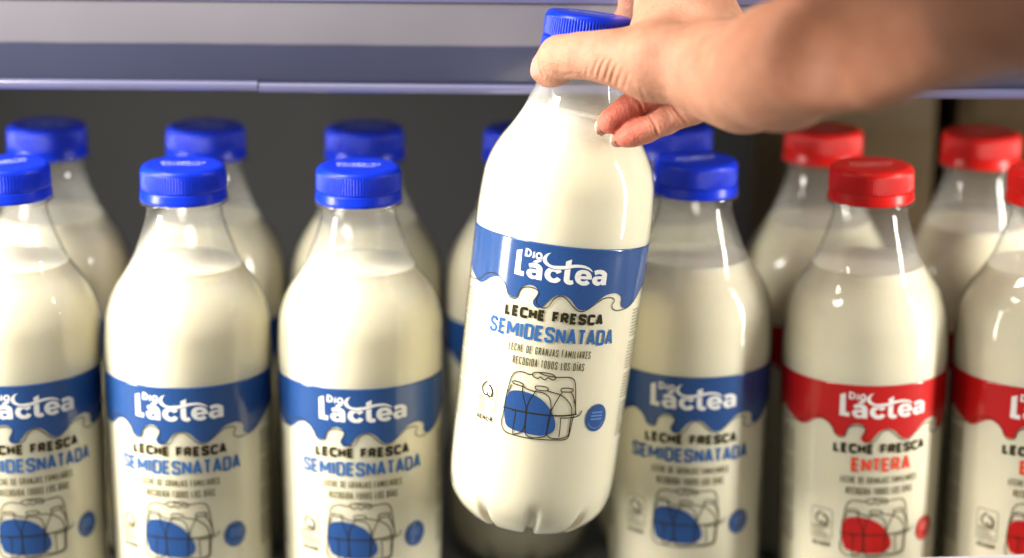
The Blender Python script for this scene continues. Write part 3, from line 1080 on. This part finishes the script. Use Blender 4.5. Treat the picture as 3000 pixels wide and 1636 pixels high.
def crease(pts, depth, r, k=0.6):
    Q = []
    for x, y in pts:
        p = surf(x, y)
        if p is not None:
            Q.append(p - vdir(x, y) * (r - depth) * MM)
    if len(Q) > 1:
        fld.groove(Q, r * MM, k * MM)


def cpx(x, y):                                  # close-up pixels -> display pixels
    return (1300 + x / 2.81) / 1.16459, (y / 2.81) / 1.16459


# hollow beside the wrist tendons, and a tendon ridge
hol = [surf(x, y) for x, y in ((1945, 188), (2020, 135), (2110, 75))]
rid = [surf(x, y) for x, y in ((1950, 255), (2060, 190), (2170, 120), (2290, 60))]
if all(p is not None for p in hol):
    fld.groove([p - vdir(1990, 130) * 0.026 for p in hol], 0.029, 0.012)
# nails
NAILS = []


def nail(c, nrm, along, rad):
    nrm = np.array(nrm, float)
    nrm /= np.linalg.norm(nrm)
    along = np.array(along, float)
    along -= nrm * (along @ nrm)
    along /= np.linalg.norm(along)
    side = np.cross(nrm, along)
    fld.ell(c, (along, side, nrm), rad, 0.0003)
    NAILS.append((c, (along, side, nrm), np.array(rad) * 1.12))


NAILS.append((atd(1346, 173, .8850), (up, np.cross(rt * 0.87 + fwd * 0.5, up), -rt * 0.87 - fwd * 0.5), np.array((0.0058, 0.0046, 0.0050))))
nail(atd(1511, 321, .8880), -rt * 0.6 + fwd * 0.7 - up * 0.25, -rt * 0.7 - up * 0.6, (0.0048, 0.0040, 0.0011))
nail(atd(1550, 355, .8850), -rt * 0.6 + fwd * 0.7 - up * 0.25, -rt * 0.9 - up * 0.3, (0.0044, 0.0036, 0.0010))

HV, HQ = fld.surface()
me = bpy.data.meshes.new('person')
me.from_pydata(HV.tolist(), [], HQ.tolist())
me.validate()
bm = bmesh.new()
bm.from_mesh(me)
for _ in range(4):
    bmesh.ops.smooth_vert(bm, verts=bm.verts[:], factor=0.5, use_axis_x=True, use_axis_y=True, use_axis_z=True)
lim = atd(1800, 200, .86)[0]
ed = [e for e in bm.edges if e.verts[0].co.x < lim and e.verts[1].co.x < lim]
bmesh.ops.subdivide_edges(bm, edges=ed, cuts=1, use_grid_fill=True)
bmesh.ops.smooth_vert(bm, verts=[v for v in bm.verts if v.co.x < lim], factor=0.5, use_axis_x=True, use_axis_y=True, use_axis_z=True)
bmesh.ops.recalc_face_normals(bm, faces=bm.faces[:])
bm.normal_update()
bm.to_mesh(me)
bm.free()
n = len(me.vertices)
co = np.empty(n * 3, np.float32)
me.vertices.foreach_get('co', co)
co = co.reshape(-1, 3)
no = np.empty(n * 3, np.float32)
me.vertex_normals.foreach_get('vector', no)
no = no.reshape(-1, 3)
# skin folds pressed into the surface
Vc = co - CAM
dep = Vc @ fwd
PX = np.stack([CX + F * (Vc @ rt) / dep, CY - F * (Vc @ up) / dep], -1)
face = np.clip(-(no * Vc).sum(1) / np.linalg.norm(Vc, axis=1) * 3, 0, 1)


def fold(pts, depth, width, dmax=0.93):
    """pts in close-up pixels (1289 + x/2.522, y/2.522); tapers off at both ends"""
    Q = np.array([(1289 + x / 2.522, y / 2.522) for x, y in cat(pts, 5)])
    m = np.argwhere((PX[:, 0] > Q[:, 0].min() - 30) & (PX[:, 0] < Q[:, 0].max() + 30) & (PX[:, 1] > Q[:, 1].min() - 30) & (PX[:, 1] < Q[:, 1].max() + 30) & (dep < dmax))[:, 0]
    D = np.sqrt(((PX[m, None, :] - Q[None]) ** 2).sum(-1))
    j = D.argmin(1)
    dmm = D.min(1) / 6.5
    tp = np.sin(np.pi * np.clip((j + 0.5) / len(Q), 0.06, 0.94)) ** 0.7
    g = (np.exp(-(dmm / width) ** 2) - 0.35 * np.exp(-((dmm - 2.1 * width) / width) ** 2)) * tp * face[m]
    co[m] -= no[m] * (depth * MM * g)[:, None]


for q, dpt, wd in (([(1225, 430), (1190, 500), (1168, 580)], .50, .55), ([(1268, 445), (1238, 520), (1222, 592)], .60, .60), ([(1312, 470), (1282, 540), (1262, 612)], .55, .6),
                   ([(1356, 500), (1326, 570), (1306, 640)], .42, .6), ([(1178, 420), (1148, 490), (1130, 560)], .32, .5), ([(1402, 540), (1376, 600), (1356, 668)], .28, .6), ([(1100, 480), (1085, 530), (1080, 570)], .2, .5),
                   ([(800, 350), (775, 420), (790, 490)], .18, .9), ([(850, 530), (910, 556), (980, 550)], .35, .8), ([(735, 430), (742, 500), (768, 575)], .55, .45),
                   ([(1480, 640), (1500, 700), (1530, 750)], .18, .7), ([(1560, 690), (1590, 730), (1640, 770)], .18, .7),
                   ([(1545, 850), (1590, 930), (1612, 1025)], .55, .75), ([(1520, 860), (1560, 940), (1585, 1030)], .25, .45), ([(1712, 770), (1765, 840), (1830, 915)], .55, .8), ([(1690, 790), (1740, 860), (1790, 930)], .25, .5),
                   ([(1420, 700), (1480, 770), (1500, 830)], .35, .7), ([(1480, 1000), (1470, 1035), (1485, 1060)], .15, .4), ([(1660, 900), (1680, 950), (1690, 990)], .15, .4)):
    fold(q, dpt, wd)
me.vertices.foreach_set('co', co.reshape(-1))
me.update()
# pinker skin on the finger pads and knuckle side of the thumb tip
fl = np.zeros(n)
for (x, y, d, r, s_) in ((1535, 303, .880, 13, 1.0), (1565, 343, .878, 9, .55), (1380, 195, .888, 9, .35), (1600, 320, .876, 14, .30), (1680, 300, .872, 14, .30), (1575, 268, .88, 12, .6)):
    fl += 0.75 * s_ * np.exp(-((co - atd(x, y, d)) ** 2).sum(1) / (r * MM) ** 2)
# light falloff painted into the skin colour, darker from the wrist up the forearm
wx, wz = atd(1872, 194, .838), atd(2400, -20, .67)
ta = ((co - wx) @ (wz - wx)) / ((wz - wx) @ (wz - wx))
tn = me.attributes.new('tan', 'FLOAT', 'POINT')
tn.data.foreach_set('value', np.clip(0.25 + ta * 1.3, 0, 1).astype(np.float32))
at_ = me.attributes.new('flush', 'FLOAT', 'POINT')
at_.data.foreach_set('value', np.clip(fl, 0, 1).astype(np.float32))


def skin():
    t = NT('skin').set(Roughness=0.54, Subsurface_Weight=0.35, Subsurface_Scale=0.004)
    t.p.inputs['Subsurface Radius'].default_value = (1.0, 0.35, 0.2)
    t.p.inputs['Specular IOR Level'].default_value = 0.3
    n1 = t.noise(75, 4, 'Object', 0.6)
    c1 = t.ramp(n1.outputs[0], [(0.3, (0.40, 0.18, 0.11)), (0.55, (0.49, 0.24, 0.152)), (0.75, (0.55, 0.285, 0.19))])
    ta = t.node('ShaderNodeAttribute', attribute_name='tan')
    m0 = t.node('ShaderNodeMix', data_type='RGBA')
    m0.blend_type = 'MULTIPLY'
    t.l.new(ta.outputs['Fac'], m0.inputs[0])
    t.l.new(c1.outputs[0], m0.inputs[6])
    m0.inputs[7].default_value = (0.64, 0.53, 0.45, 1)  # painted shade, multiplied over the forearm skin
    a = t.node('ShaderNodeAttribute', attribute_name='flush')
    mx = t.node('ShaderNodeMix', data_type='RGBA')
    t.l.new(a.outputs['Fac'], mx.inputs[0])
    t.l.new(m0.outputs[2], mx.inputs[6])
    mx.inputs[7].default_value = (0.46, 0.12, 0.08, 1)
    t.l.new(mx.outputs[2], t.p.inputs['Base Color'])
    vo = t.node('ShaderNodeTexVoronoi')
    vo.inputs['Scale'].default_value = 900
    tc = t.node('ShaderNodeTexCoord')
    t.l.new(tc.outputs['Object'], vo.inputs['Vector'])
    b1 = t.bump(vo.outputs['Distance'], 0.28, 0.0007)
    t.bump(t.noise(320, 5, 'Object', 0.65).outputs[0], 0.34, 0.0014, b1)
    return t.m


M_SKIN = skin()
M_NAIL = NT('fingernail').set(Base_Color=(0.44, 0.25, 0.20), Roughness=0.36, Subsurface_Weight=0.3, Subsurface_Scale=0.003).m
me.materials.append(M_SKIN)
me.materials.append(M_NAIL)
me.materials.append(NT('nail_edge').set(Base_Color=(0.62, 0.42, 0.33), Roughness=0.3).m)
fc = co[np.array([p.vertices[0] for p in me.polygons])]
mi = np.zeros(len(me.polygons), np.int32)
for k, (c, ax_, rad) in enumerate(NAILS):
    q = (fc - c) @ np.array(ax_).T
    inside = ((q / rad) ** 2).sum(1) < 1.0
    mi[inside & (q[:, 2] > (0 if k == 0 else -1))] = 1 if k == 0 else 2
me.polygons.foreach_set('material_index', mi)
me.polygons.foreach_set('use_smooth', np.ones(len(me.polygons), bool))
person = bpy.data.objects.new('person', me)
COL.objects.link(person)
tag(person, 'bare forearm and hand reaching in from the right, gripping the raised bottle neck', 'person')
